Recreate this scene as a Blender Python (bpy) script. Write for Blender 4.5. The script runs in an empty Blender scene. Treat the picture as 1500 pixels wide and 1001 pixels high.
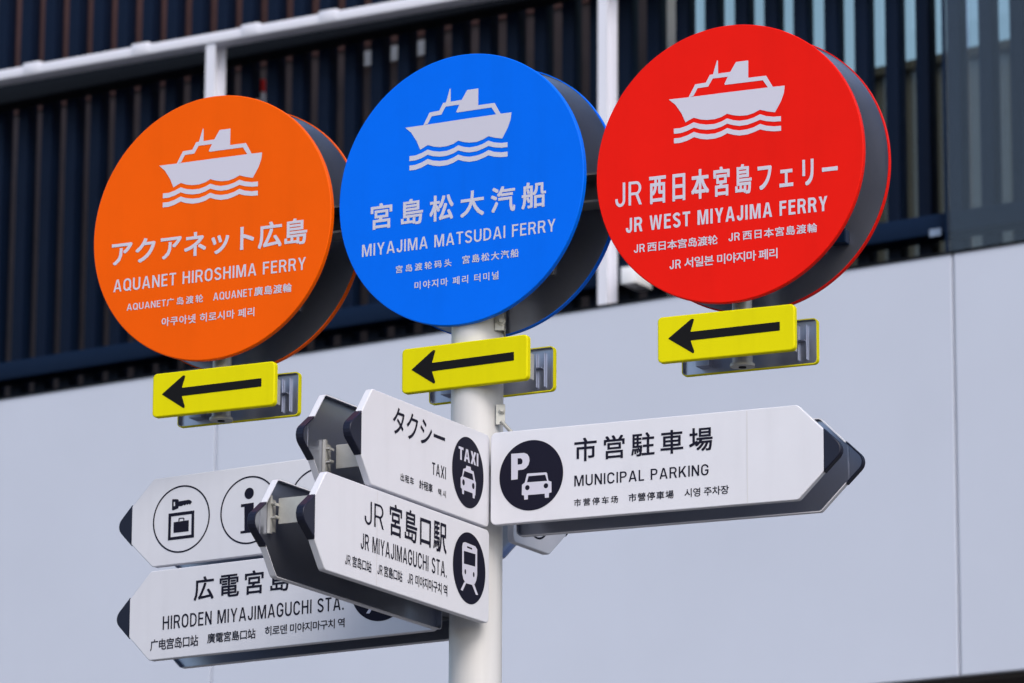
import bpy, bmesh, math, random
from mathutils import Vector, Matrix
from mathutils.geometry import tessellate_polygon

random.seed(4)
scene = bpy.context.scene
COL = scene.collection
ZO = 1.6      # the camera's eye height above the pavement

TEXT={'orange': [('アクアネット広島', -0.2516, -0.0637, 0.2412, -0.0045), ('AQUANET HIROSHIMA FERRY', -0.245, -0.1222, 0.2391, -0.0942), ('AQUANET广岛渡轮', -0.2093, -0.1686, -0.0157, -0.1508), ('AQUANET廣島渡輪', 0.0098, -0.1686, 0.2052, -0.1485), ('아쿠아넷 히로시마 페리', -0.1194, -0.2135, 0.1136, -0.1933)], 'blue': [('宮島松大汽船', -0.2196, -0.0658, 0.2102, -0.0075), ('MIYAJIMA MATSUDAI FERRY', -0.2403, -0.1226, 0.233, -0.0955), ('宫岛渡轮码头', -0.1553, -0.169, -0.0184, -0.1522), ('宮島松大汽船', 0.0083, -0.168, 0.1449, -0.1496), ('미야지마 페리 터미널', -0.1085, -0.2112, 0.0967, -0.1932)], 'red': [('JR', -0.2558, -0.0684, -0.1958, -0.0169), ('西日本宮島フェリー', -0.1785, -0.0711, 0.2433, -0.0064), ('JR WEST MIYAJIMA FERRY', -0.2317, -0.1271, 0.2197, -0.0955), ('JR西日本宫岛渡轮', -0.2134, -0.1732, -0.0243, -0.1528), ('JR西日本宮島渡輪', 0.0001, -0.1704, 0.1966, -0.1505), ('JR 서일본 미야지마 페리', -0.1327, -0.2169, 0.1087, -0.1949)], 'park': [('市営駐車場', 0.2583, 0.02, 0.5692, 0.0706), ('MUNICIPAL PARKING', 0.2585, -0.0316, 0.5597, -0.0085), ('市营停车场', 0.2579, -0.0742, 0.3576, -0.0584), ('市營停車場', 0.3812, -0.0742, 0.4821, -0.0569), ('시영 주차장', 0.5063, -0.0746, 0.6045, -0.0564)], 'taxi': [('タクシー', -0.4702, 0.0243, -0.2529, 0.0806), ('TAXI', -0.3061, -0.0311, -0.2476, -0.0053), ('出租车', -0.4367, -0.0687, -0.3817, -0.0525), ('計程車', -0.3589, -0.0701, -0.3032, -0.0517), ('택시', -0.2795, -0.0703, -0.2473, -0.0554)], 'jr': [('JR', -0.5806, 0.0213, -0.5043, 0.0696), ('宮島口駅', -0.4803, 0.0157, -0.2431, 0.0817), ('JR MIYAJIMAGUCHI STA.', -0.5945, -0.0324, -0.2416, -0.0002), ('JR宫岛口站', -0.6554, -0.0749, -0.5512, -0.0521), ('JR宮島口站', -0.5263, -0.0732, -0.4258, -0.0503), ('JR 미야지마구치 역', -0.4035, -0.0713, -0.2385, -0.0474)], 'hiro': [('広電宮島', -0.6911, 0.0215, -0.4361, 0.0741), ('口駅', -0.4075, 0.0258, -0.2802, 0.0773), ('HIRODEN MIYAJIMAGUCHI STA.', -0.774, -0.0343, -0.2932, -0.0044), ('广电宫岛口站', -0.8066, -0.0787, -0.6766, -0.0537), ('廣電宮島口站', -0.6523, -0.0755, -0.5233, -0.0536), ('히로덴 미야지마구치 역', -0.4986, -0.0726, -0.2905, -0.0522)]}
SHIP_HULL=[[-0.1359, 0.1542], [-0.0906, 0.1538], [0.0004, 0.1542], [0.0982, 0.154], [0.1256, 0.1535], [0.1237, 0.138], [0.1171, 0.1207], [0.1035, 0.0982], [0.0873, 0.1019], [0.0698, 0.1077], [0.0561, 0.1022], [0.0411, 0.099], [0.0235, 0.0997], [0.0097, 0.1027], [-0.0042, 0.1077], [-0.0167, 0.102], [-0.0318, 0.099], [-0.0495, 0.0993], [-0.0647, 0.1022], [-0.0795, 0.1078], [-0.0901, 0.1033], [-0.0982, 0.0997], [-0.1068, 0.1197], [-0.121, 0.1411]]
SHIP_CABIN=[[-0.0911, 0.1535], [-0.0757, 0.1803], [-0.0516, 0.1812], [-0.0424, 0.1972], [-0.0353, 0.1974], [-0.026, 0.2271], [-0.024, 0.2257], [-0.0237, 0.1976], [0.0038, 0.198], [0.0167, 0.2182], [0.0444, 0.2181], [0.0442, 0.1803], [0.0843, 0.1801], [0.0994, 0.1538], [0.0882, 0.154], [0.0768, 0.1711], [-0.0073, 0.1711], [-0.0098, 0.1728], [-0.0019, 0.1882], [-0.036, 0.1883], [-0.0465, 0.1718], [-0.0705, 0.1711], [-0.08, 0.1552]]
WAVE1=[[-0.1247, 0.0888], [-0.1102, 0.0885], [-0.095, 0.0918], [-0.0794, 0.0977], [-0.0659, 0.0925], [-0.0494, 0.0892], [-0.0317, 0.0887], [-0.0166, 0.0922], [-0.0041, 0.0974], [0.0098, 0.0919], [0.0236, 0.089], [0.0412, 0.0894], [0.0562, 0.0924], [0.0699, 0.0979], [0.0836, 0.0922], [0.1011, 0.0887], [0.1166, 0.0883], [0.1166, 0.0774], [0.1012, 0.078], [0.0837, 0.0813], [0.07, 0.086], [0.0562, 0.0817], [0.0412, 0.0782], [0.0237, 0.0778], [0.0099, 0.081], [-0.004, 0.086], [-0.0165, 0.0808], [-0.0316, 0.0777], [-0.0493, 0.0778], [-0.0658, 0.081], [-0.0792, 0.0862], [-0.0949, 0.0803], [-0.1101, 0.0774], [-0.1246, 0.0777]]
WAVE2=[[-0.1245, 0.0676], [-0.11, 0.0673], [-0.0948, 0.0706], [-0.0791, 0.0766], [-0.0657, 0.0714], [-0.0492, 0.0681], [-0.0315, 0.0677], [-0.0165, 0.0712], [-0.0039, 0.0764], [0.01, 0.0709], [0.0238, 0.068], [0.0413, 0.0684], [0.0563, 0.0714], [0.07, 0.0769], [0.0838, 0.0712], [0.1013, 0.0678], [0.1167, 0.0674], [0.1168, 0.0565], [0.1013, 0.0571], [0.0839, 0.0603], [0.0701, 0.0651], [0.0564, 0.0607], [0.0414, 0.0572], [0.0239, 0.0568], [0.0101, 0.06], [-0.0038, 0.065], [-0.0163, 0.0597], [-0.0314, 0.0567], [-0.0491, 0.0567], [-0.0655, 0.06], [-0.079, 0.0652], [-0.0946, 0.0592], [-0.1098, 0.0563], [-0.1243, 0.0566]]
ARROW=[[-0.1284, 0.0012], [-0.0776, 0.0374], [-0.0734, 0.0388], [-0.0698, 0.0371], [-0.0707, 0.0339], [-0.0779, 0.0111], [0.1207, 0.0135], [0.1208, -0.0051], [-0.0778, -0.0075], [-0.0697, -0.0306], [-0.0703, -0.0346], [-0.0739, -0.0344]]
PK_P=[[0.1141, 0.05], [0.1436, 0.0496], [0.1512, 0.0462], [0.1553, 0.0399], [0.1563, 0.0319], [0.1541, 0.0233], [0.1485, 0.0168], [0.1419, 0.0141], [0.1297, 0.0136], [0.1293, -0.0057], [0.1144, -0.0062]]
PK_PH=[[0.129, 0.0391], [0.1362, 0.0388], [0.1399, 0.035], [0.1403, 0.0297], [0.1381, 0.0259], [0.1291, 0.0254]]
PK_CAR=[[0.1393, -0.0184], [0.1455, -0.0142], [0.1504, 0.0035], [0.1523, 0.0047], [0.1945, 0.0037], [0.1967, 0.0014], [0.1998, -0.0146], [0.2067, -0.0172], [0.2068, -0.0399], [0.2012, -0.0409], [0.2007, -0.0504], [0.1919, -0.0506], [0.1913, -0.0415], [0.1531, -0.0414], [0.1528, -0.0506], [0.1447, -0.0507], [0.1441, -0.0415], [0.1388, -0.0402]]
PK_WIN=[[0.1505, -0.0141], [0.1542, -0.0012], [0.1923, -0.0012], [0.1968, -0.0147]]
PK_L=[[0.1515, -0.0255], [0.194, -0.0249]]
TX_CAR=[[-0.1859, -0.0158], [-0.1791, -0.0104], [-0.1747, 0.0051], [-0.1633, 0.0088], [-0.1615, 0.0148], [-0.143, 0.0153], [-0.141, 0.0087], [-0.1298, 0.008], [-0.1226, -0.0106], [-0.1194, -0.0147], [-0.1214, -0.0406], [-0.124, -0.043], [-0.1247, -0.0488], [-0.1328, -0.049], [-0.1337, -0.0391], [-0.1702, -0.0393], [-0.1712, -0.0485], [-0.1785, -0.0483], [-0.1798, -0.0382], [-0.1848, -0.0363]]
TX_WIN=[[-0.1756, -0.0111], [-0.1697, 0.0019], [-0.1351, 0.0017], [-0.1295, -0.0113]]
TX_L=[[-0.1731, -0.0232], [-0.1309, -0.0233]]
TR_BODY=[[-0.1778, 0.0446], [-0.1745, 0.0526], [-0.1657, 0.0555], [-0.1216, 0.0544], [-0.113, 0.0493], [-0.1122, -0.0051], [-0.1159, -0.017], [-0.1223, -0.0256], [-0.1311, -0.0293], [-0.1625, -0.0304], [-0.1721, -0.0227], [-0.1768, -0.0123]]
TR_WIN=[[-0.1704, 0.0365], [-0.1202, 0.0377], [-0.121, 0.0112], [-0.17, 0.0094]]
TR_SLOT=[[-0.1568, 0.0488], [-0.135, 0.0483], [-0.1349, 0.0445], [-0.1568, 0.045]]
TR_L=[[-0.1636, -0.0067], [-0.1272, -0.0067]]
LK_FRAME=[[-0.765, 0.016], [-0.6947, 0.016], [-0.6942, -0.0443], [-0.7651, -0.044]]
IN=[[-0.7576, 0.0088], [-0.7019, 0.009], [-0.7018, -0.0372], [-0.7579, -0.0375]]
LK_BAG=[[-0.7505, -0.0047], [-0.7093, -0.0041], [-0.7091, -0.0291], [-0.7503, -0.0285]]
HANDLE=[[-0.7376, -0.0052], [-0.7373, 0.0021], [-0.7351, 0.0034], [-0.724, 0.0031], [-0.7217, 0.0014], [-0.7215, -0.0046]]
LK_KEY=[[-0.7542, 0.0475], [-0.7419, 0.0462], [-0.738, 0.044], [-0.7379, 0.0407], [-0.7116, 0.0415], [-0.706, 0.04], [-0.7012, 0.0355], [-0.7069, 0.03], [-0.7103, 0.0326], [-0.7136, 0.0304], [-0.717, 0.0326], [-0.7214, 0.0297], [-0.7248, 0.0319], [-0.728, 0.0295], [-0.7381, 0.0297], [-0.7384, 0.0251], [-0.7535, 0.0221], [-0.7558, 0.0242], [-0.756, 0.0463]]
KH=[[-0.7518, 0.0412], [-0.7478, 0.0408], [-0.7475, 0.0316], [-0.7515, 0.0311]]
I_DOT=[[-0.5474, 0.0383]]
I=[[-0.5689, 0.016], [-0.5347, 0.0166], [-0.5333, -0.0427], [-0.5216, -0.0431], [-0.5215, -0.049], [-0.5689, -0.0488], [-0.5691, -0.0433], [-0.5583, -0.0431], [-0.5596, 0.0099], [-0.5688, 0.0096]]
TX_TXT=[[-0.198, 0.023], [-0.1088, 0.0522], [-0.1942, 0.0241], [-0.1095, 0.0241]]
TR_LEG1=[[-0.1682, -0.0295], [-0.1587, -0.0288], [-0.1744, -0.0488], [-0.1827, -0.0478]]
TR_LEG2=[[-0.1338, -0.0294], [-0.125, -0.026], [-0.1078, -0.0466], [-0.117, -0.0476]]
CIRC={'park': [0.1601, 0.0005, 0.073, 0.0752], 'taxi': [-0.1533, 0.0014, 0.0681, 0.0752], 'jr': [-0.1456, 0.0037, 0.0702, 0.0752], 'lock1': [-0.7299, 0.0006, 0.0776, 0.0752], 'lock2': [-0.5469, 0.0014, 0.0771, 0.0752], 'tram': [-0.1976, 0.0075, 0.0779, 0.0752]}
P={'f': 6812.8986, 'D': 9.66497, 'pitch': 0.23675, 'pan': 0.00761, 'roll': 0.00538, 'R': 0.05597, 'd': 0.06758, 'dt': 0.06628, 'tho': -0.46213, 'xo': -0.6258, 'zo': 2.63974, 'thb': -0.50636, 'xb': -0.00962, 'zb': 2.6548, 'thr': -0.43583, 'xr': 0.60794, 'zr': 2.64091, 'aw': 0.30535, 'ah': 0.09803, 'axo': -0.61211, 'azo': 2.27219, 'axb': 0.00443, 'azb': 2.26744, 'axr': 0.59968, 'azr': 2.27518, 'tht': 1.06895, 'thp': -0.43181, 'thl': -0.57874, 'H': 0.19841, 'tz': 2.00885, 'tr': -0.05815, 'ts': -0.55328, 'tc': -0.5972, 'tt': -0.65039, 'jz': 1.80471, 'jr': -0.058, 'js': -0.73119, 'pz': 2.01141, 'pr': 0.06621, 'ps': 0.75537, 'pc': 0.81266, 'pt': 0.8515, 'hz': 1.80154, 'hs': -0.81032, 'hc': -0.86683, 'ht': -0.90306, 'lz': 2.00908, 'ls': -0.80686, 'lip': 0.01395, 'rc': 0.07522, 'do': 0.06266, 'db': 0.06666, 'dr': 0.07342, 'dtt': 0.06287, 'dtj': 0.06346, 'dtp': 0.07384, 'dth': 0.06494, 'bxo': 0.01583, 'bzo': -0.00539, 'bxb': 0.01942, 'bzb': -0.00375, 'bxr': 0.00809, 'bzr': 0.00813}
CAM=[[0.999947, -0.0088694, 0.0052272], [-0.0071615, -0.2344982, 0.9720902], [0.0073961, 0.9720761, 0.2345493]]
B={'top0': [-10.4123, 5.5584], 'top1': [-4.2328, 5.5507], 'j1': [-8.9483, 5.1799], 'j2': [-4.6113, 4.8023], 'bot': [-4.4902, 3.5441], 's0': [-10.8239, 7.7884], 's9': [-9.261, 7.5265], 'g1': [-5.1108, 5.9941], 'g2': [-4.943, 5.9695], 'beamb0': [-10.754, 5.8006], 'beamb1': [-4.4358, 5.7675], 'beamt0': [-10.7578, 5.8938], 'beamt1': [-4.4334, 5.8739], 'band0': [-10.6951, 7.4011], 'band1': [-7.1929, 7.3548], 'bandt0': [-10.6989, 7.497], 'glass': [-4.8246, 6.2602], 'tag0': [-4.9452, 5.8088], 'tag1': [-4.8824, 5.7725], 'ry': 11.382, 'r0': [-9.8681, 7.4243], 'r1': [-7.4807, 7.4243], 'rb': [-9.8659, 7.3677], 'p1a': [-8.5133, 7.0424], 'p1b': [-8.454, 7.0338], 'p2a': [-6.1116, 6.5141], 'p2b': [-6.0563, 6.5063], 'l1': [-9.655, 7.4026], 'l2': [-8.9347, 7.4103], 'l3': [-8.225, 7.3974], 'l4': [-7.7346, 7.3971], 'bk0': [-5.9879, 5.8224], 'bk1': [-5.91, 5.7353], 'c0': [-7.0699, 7.5994], 'c1': [-7.0098, 7.589], 'v0': [-9.1358, 7.6623], 'v1': [-9.1344, 7.5743], 'v2': [-8.6068, 7.6656], 'v3': [-8.606, 7.5864], 'b_': [-11.7733, 8.4509], 'rd0': [-9.2156, 7.344], 'rd1': [-9.2138, 7.2622], 'rd2': [-9.213, 7.2232], 'roof0': [-9.6449, 8.5897], 'roof1': [-8.713, 8.5899]}
X={'plT': [[-0.51, 2.0101], [-0.5086, 1.9608]], 'plJ': [[-0.7305, 1.8591], [-0.7288, 1.807]], 'rlJ': [[-0.746, 1.8637], [-0.7434, 1.7869]], 'rlT': [[-0.5372, 2.0167], [-0.535, 1.9393]], 'armb': [[0.2766, 2.6676], [0.2767, 2.6029]], 'armo': [[-0.3468, 2.6636], [-0.3458, 2.6017]], 'hango': [[-0.6349, 2.3193], [-0.5885, 2.3148], [-0.6104, 2.2218]], 'hangr': [[0.5818, 2.3531], [0.6232, 2.349]], 'bb': [[0.0618, 2.3854], [0.0621, 2.3448]], 'sb': [[0.0494, 2.1837], [0.0497, 2.1391], [0.0772, 2.1289]], 'sm0': [[0.0477, 1.9335], [0.0572, 1.9028], [0.2125, 1.8957], [0.2785, 1.9552]], 'sm0.12': [[0.0498, 1.9579], [0.0594, 1.9268], [0.2166, 1.9196], [0.2835, 1.9798]]}
SHIPO=[0.0004, 0.0023, 0.9968]
SHIPR=[0.0024, -0.0008, 0.999]
SPLIT={'AQUANET广岛渡轮': (0.5125, 0.525), 'AQUANET廣島渡輪': (0.5004, 0.5248), 'JR西日本宫岛渡轮': (0.1305, 0.1615), 'JR西日本宮島渡輪': (0.1281, 0.1605), 'JR 서일본 미야지마 페리': (0.1051, 0.1392), 'JR宫岛口站': (0.2016, 0.2739), 'JR宮島口站': (0.1923, 0.2527), 'JR 미야지마구치 역': (0.131, 0.1897)}
ARROW_C=[[-0.1284, 0.0012], [-0.0776, 0.0374], [-0.0734, 0.0388], [-0.0698, 0.0371], [-0.0707, 0.0339], [-0.0779, 0.0111], [0.1207, 0.0135], [0.1208, -0.0051], [-0.0778, -0.0075], [-0.0697, -0.0306], [-0.0703, -0.0346], [-0.0739, -0.0344]]

# ------------------------------------------------------------------ camera
cam_d = bpy.data.cameras.new('camera')
cam = bpy.data.objects.new('camera', cam_d)
COL.objects.link(cam)
r_, u_, f_ = [Vector(v) for v in CAM]
m = Matrix.Identity(4)
for i in range(3):
    m[i][0], m[i][1], m[i][2] = r_[i], u_[i], -f_[i]
m[0][3], m[1][3], m[2][3] = 0.0, -P['D'], ZO
cam.matrix_world = m
cam_d.sensor_width = 36.0
cam_d.lens = P['f'] / 1500 * 36.0
cam_d.clip_end = 2000
cam_d.dof.use_dof = True
cam_d.dof.focus_distance = 9.72
cam_d.dof.aperture_fstop = 9.5
scene.camera = cam

# ------------------------------------------------------------------ light
SUN_EL, SUN_AZ = math.radians(42), math.radians(160)   # azimuth clockwise from +Y
world = bpy.data.worlds.new("World")
scene.world = world
world.use_nodes = True
wn = world.node_tree
sky = wn.nodes.new('ShaderNodeTexSky')
sky.sky_type = 'NISHITA'
sky.sun_disc = False
sky.sun_elevation = SUN_EL
sky.sun_rotation = SUN_AZ
sky.dust_density = 2.5
sky.air_density = 1.0
sky.ozone_density = 1.0
wn.links.new(sky.outputs[0], wn.nodes['Background'].inputs[0])
wn.nodes['Background'].inputs[1].default_value = 0.13
sun_d = bpy.data.lights.new('sun', 'SUN')
sun_d.energy = 1.1
sun_d.angle = math.radians(28)
sun_d.color = (1.0, 0.95, 0.90)
sun = bpy.data.objects.new('sun', sun_d)
COL.objects.link(sun)
sd = Vector((math.sin(SUN_AZ) * math.cos(SUN_EL), math.cos(SUN_AZ) * math.cos(SUN_EL), math.sin(SUN_EL)))
sun.rotation_euler = sd.to_track_quat('Z', 'Y').to_euler()
vs = scene.view_settings
vs.view_transform = 'Standard'
vs.look = 'None'
vs.gamma = 1.0
vs.use_curve_mapping = False
vs.exposure = 0.55
scene.render.film_transparent = False

# ------------------------------------------------------------------ materials
def mat(name, col, rough=0.5, metal=0.0, var=0.0, scale=6.0, streak=0.0, bump=0.0, coat=0.0, bscale=None, spec=0.5):
    mt = bpy.data.materials.new(name)
    mt.use_nodes = True
    nt = mt.node_tree
    b = nt.nodes['Principled BSDF']
    b.inputs['Base Color'].default_value = (*col, 1)
    b.inputs['Roughness'].default_value = rough
    b.inputs['Metallic'].default_value = metal
    b.inputs['Specular IOR Level'].default_value = spec
    if coat:
        b.inputs['Coat Weight'].default_value = coat
        b.inputs['Coat Roughness'].default_value = 0.25
    tc = nt.nodes.new('ShaderNodeTexCoord')
    if var or streak:
        n1 = nt.nodes.new('ShaderNodeTexNoise')
        n1.inputs['Scale'].default_value = scale
        n1.inputs['Detail'].default_value = 6
        n1.inputs['Roughness'].default_value = 0.65
        nt.links.new(tc.outputs['Object'], n1.inputs['Vector'])
        mp = nt.nodes.new('ShaderNodeMapping')
        mp.inputs['Scale'].default_value = (scale * 4, scale * 4, scale * 0.25)
        nt.links.new(tc.outputs['Object'], mp.inputs['Vector'])
        n2 = nt.nodes.new('ShaderNodeTexNoise')
        n2.inputs['Scale'].default_value = 1.0
        n2.inputs['Detail'].default_value = 4
        nt.links.new(mp.outputs[0], n2.inputs['Vector'])
        m1 = nt.nodes.new('ShaderNodeMapRange')
        m1.inputs[1].default_value = 0.3; m1.inputs[2].default_value = 0.75
        m1.inputs[3].default_value = 1.0; m1.inputs[4].default_value = 1.0 - var
        nt.links.new(n1.outputs[0], m1.inputs[0])
        m2 = nt.nodes.new('ShaderNodeMapRange')
        m2.inputs[1].default_value = 0.5; m2.inputs[2].default_value = 0.8
        m2.inputs[3].default_value = 1.0; m2.inputs[4].default_value = 1.0 - streak
        nt.links.new(n2.outputs[0], m2.inputs[0])
        mu = nt.nodes.new('ShaderNodeMath'); mu.operation = 'MULTIPLY'
        nt.links.new(m1.outputs[0], mu.inputs[0]); nt.links.new(m2.outputs[0], mu.inputs[1])
        mx = nt.nodes.new('ShaderNodeMix'); mx.data_type = 'RGBA'; mx.blend_type = 'MULTIPLY'
        mx.inputs[0].default_value = 1.0
        mx.inputs[6].default_value = (*col, 1)
        cb = nt.nodes.new('ShaderNodeCombineColor')
        for k in range(3):
            nt.links.new(mu.outputs[0], cb.inputs[k])
        nt.links.new(cb.outputs[0], mx.inputs[7])
        nt.links.new(mx.outputs[2], b.inputs['Base Color'])
        rr = nt.nodes.new('ShaderNodeMapRange')
        rr.inputs[3].default_value = max(rough - 0.08, 0.02); rr.inputs[4].default_value = rough + 0.1
        nt.links.new(n1.outputs[0], rr.inputs[0]); nt.links.new(rr.outputs[0], b.inputs['Roughness'])
    if bump:
        n3 = nt.nodes.new('ShaderNodeTexNoise')
        n3.inputs['Scale'].default_value = bscale or scale
        n3.inputs['Detail'].default_value = 3
        nt.links.new(tc.outputs['Object'], n3.inputs['Vector'])
        bp = nt.nodes.new('ShaderNodeBump')
        bp.inputs['Strength'].default_value = bump
        bp.inputs['Distance'].default_value = 0.01
        nt.links.new(n3.outputs[0], bp.inputs['Height'])
        nt.links.new(bp.outputs[0], b.inputs['Normal'])
    return mt

M = dict(
    orange=mat('orange_paint', (0.90, 0.112, 0.0), 0.36, spec=0.08, var=0.10, scale=3.5, streak=0.06),
    blue=mat('blue_paint', (0.0, 0.155, 0.93), 0.36, spec=0.08, var=0.10, scale=3.5, streak=0.06),
    red=mat('red_paint', (0.82, 0.010, 0.004), 0.36, spec=0.08, var=0.10, scale=3.5, streak=0.06),
    yellow=mat('yellow_paint', (0.74, 0.68, 0.0), 0.5, spec=0.1, var=0.05, scale=9, streak=0.05),
    white=mat('sign_white', (0.70, 0.71, 0.775), 0.42, var=0.05, scale=7, streak=0.035, spec=0.35),
    film=mat('white_film', (0.58, 0.58, 0.69), 0.6, spec=0.2),
    seam=mat('worn_seam', (0.64, 0.64, 0.67), 0.6, spec=0.2),
    ink=mat('navy_ink', (0.009, 0.009, 0.022), 0.6, spec=0.12),
    black=mat('black_ink', (0.008, 0.008, 0.009), 0.6, spec=0.1),
    cap=mat('navy_cap', (0.008, 0.010, 0.026), 0.4, spec=0.35),
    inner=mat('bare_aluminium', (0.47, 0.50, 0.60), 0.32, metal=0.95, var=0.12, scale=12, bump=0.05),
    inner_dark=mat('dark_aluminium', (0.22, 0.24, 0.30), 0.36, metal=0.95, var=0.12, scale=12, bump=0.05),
    steel=mat('galvanised_steel', (0.55, 0.55, 0.52), 0.45, metal=0.45, var=0.15, scale=30),
    pole=mat('pole_paint', (0.66, 0.655, 0.66), 0.4, var=0.06, scale=8, streak=0.1),
    arm=mat('arm_paint', (0.20, 0.205, 0.22), 0.45, metal=0.3, var=0.1, scale=20),
    wall=mat('wall_panel_paint', (0.60, 0.645, 0.765), 0.34, var=0.09, scale=0.35, streak=0.025, bump=0.04, bscale=0.9),
    fin=mat('navy_louvre_paint', (0.0035, 0.0095, 0.028), 0.42, var=0.15, scale=6, spec=0.12),
    beam=mat('navy_beam_paint', (0.004, 0.014, 0.042), 0.5, var=0.1, scale=3, spec=0.12),
    band=mat('matt_black_paint', (0.004, 0.005, 0.008), 0.6, spec=0.15, var=0.1, scale=3),
    rail=mat('white_rail_paint', (0.74, 0.76, 0.86), 0.4, var=0.04, scale=3),
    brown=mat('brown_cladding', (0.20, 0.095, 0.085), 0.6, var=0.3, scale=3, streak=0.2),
    shaded_brown=mat('shaded_brown_cladding', (0.095, 0.068, 0.068), 0.6, var=0.3, scale=3, streak=0.2),  # same wall as the brown, darkened to paint in the interior shade
    cream=mat('cream_column_paint', (0.85, 0.84, 0.76), 0.5, var=0.1, scale=5),
    soffit=mat('dark_soffit', (0.045, 0.038, 0.040), 0.7, var=0.2, scale=2),
    olive=mat('olive_render', (0.06, 0.055, 0.045), 0.8, var=0.25, scale=0.6),
    pavement=mat('grey_pavement', (0.16, 0.155, 0.15), 0.85, var=0.25, scale=0.8),
    redp=mat('red_plastic', (0.75, 0.01, 0.01), 0.4),
    tag=mat('pale_label', (0.24, 0.32, 0.46), 0.5, var=0.2, scale=60),
    vent=mat('vent_white', (0.88, 0.90, 0.95), 0.5, var=0.1, scale=20),
)
g = bpy.data.materials.new('screen_glass'); g.use_nodes = True
nt = g.node_tree; nt.nodes.remove(nt.nodes['Principled BSDF'])
tr = nt.nodes.new('ShaderNodeBsdfTransparent'); tr.inputs[0].default_value = (0.95, 0.96, 0.97, 1)
gl = nt.nodes.new('ShaderNodeBsdfGlossy'); gl.inputs['Roughness'].default_value = 0.05
fr = nt.nodes.new('ShaderNodeFresnel'); fr.inputs[0].default_value = 1.55
mx = nt.nodes.new('ShaderNodeMixShader')
nt.links.new(fr.outputs[0], mx.inputs[0]); nt.links.new(tr.outputs[0], mx.inputs[1]); nt.links.new(gl.outputs[0], mx.inputs[2])
nt.links.new(mx.outputs[0], nt.nodes['Material Output'].inputs[0])
M['glass'] = g
g2 = g.copy(); g2.name = 'tinted_glass'
for n_ in g2.node_tree.nodes:
    if n_.type == 'BSDF_TRANSPARENT': n_.inputs[0].default_value = (0.84, 0.88, 0.82, 1)
M['tint'] = g2

# ------------------------------------------------------------------ helpers
def link(name, me, mats, parent=None, loc=(0, 0, 0), rz=0.0):
    o = bpy.data.objects.new(name, me)
    COL.objects.link(o)
    for mt in (mats if isinstance(mats, (list, tuple)) else [mats]):
        me.materials.append(M[mt])
    o.parent = parent
    o.location = loc
    o.rotation_euler = (0, 0, rz)
    return o

def thing(name, label, cat, loc=(0, 0, 0), rz=0.0, group=None):
    o = bpy.data.objects.new(name, None)
    o.empty_display_size = 0.1
    COL.objects.link(o)
    o.location = loc
    o.rotation_euler = (0, 0, rz)
    o['label'] = label
    o['category'] = cat
    if group: o['group'] = group
    return o

def mesh_from(bm, name, smooth=None):
    me = bpy.data.meshes.new(name)
    bm.normal_update()
    bm.to_mesh(me); bm.free()
    if smooth is not None:
        for p_ in me.polygons: p_.use_smooth = True
        me.set_sharp_from_angle(angle=math.radians(smooth))
    return me

def box(bm, x0, x1, y0, y1, z0, z1, bev=0.0):
    vs_ = [bm.verts.new((x, y, z)) for z in (z0, z1) for y in (y0, y1) for x in (x0, x1)]
    fs = [(0, 2, 3, 1), (4, 5, 7, 6), (0, 1, 5, 4), (2, 6, 7, 3), (0, 4, 6, 2), (1, 3, 7, 5)]
    faces = [bm.faces.new([vs_[i] for i in f]) for f in fs]
    if bev > 0:
        es = list({e for f in faces for e in f.edges})
        bmesh.ops.bevel(bm, geom=es, offset=bev, segments=2, affect='EDGES', profile=0.5)

def box_obj(name, mt, dims, parent=None, bev=0.003):
    bm = bmesh.new(); box(bm, *dims, bev=bev)
    return link(name, mesh_from(bm, name, 40), mt, parent)

def tube(bm, p0, p1, r, n=24, cap=True, r1=None):
    p0, p1 = Vector(p0), Vector(p1); r1 = r if r1 is None else r1
    d = (p1 - p0).normalized()
    a = d.orthogonal().normalized(); b = d.cross(a)
    R0, R1 = [], []
    for i in range(n):
        t = 2 * math.pi * i / n
        v = a * math.cos(t) + b * math.sin(t)
        R0.append(bm.verts.new(p0 + v * r)); R1.append(bm.verts.new(p1 + v * r1))
    for i in range(n):
        j = (i + 1) % n
        bm.faces.new((R0[i], R0[j], R1[j], R1[i]))
    if cap:
        bm.faces.new(R0[::-1]); bm.faces.new(R1)

def bolt(parent, loc, axis=(0, -1, 0), r=0.006):
    bm = bmesh.new()
    a = Vector(axis)
    tube(bm, (0, 0, 0), a * 0.004, r * 1.5, 16)
    tube(bm, a * 0.003, a * 0.010, r, 6)
    return link('bolt', mesh_from(bm, 'bolt'), 'steel', parent, loc)

def rounded(pts, rads, seg=6):
    out = []
    n = len(pts)
    for i in range(n):
        p0, p1, p2 = Vector(pts[i - 1]), Vector(pts[i]), Vector(pts[(i + 1) % n])
        r = rads[i]
        if r <= 0:
            out.append(p1); continue
        a = (p0 - p1).normalized(); b = (p2 - p1).normalized()
        ang = a.angle(b)
        t = r / math.tan(ang / 2)
        c = p1 + (a + b).normalized() * (r / math.sin(ang / 2))
        s = p1 + a * t; e = p1 + b * t
        v0 = s - c; v1 = e - c
        tot = v0.angle(v1)
        sgn = 1 if v0.x * v1.y - v0.y * v1.x > 0 else -1
        for k in range(seg + 1):
            th = sgn * tot * k / seg
            out.append(c + Vector((v0.x * math.cos(th) - v0.y * math.sin(th), v0.x * math.sin(th) + v0.y * math.cos(th))))
    return out

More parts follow.
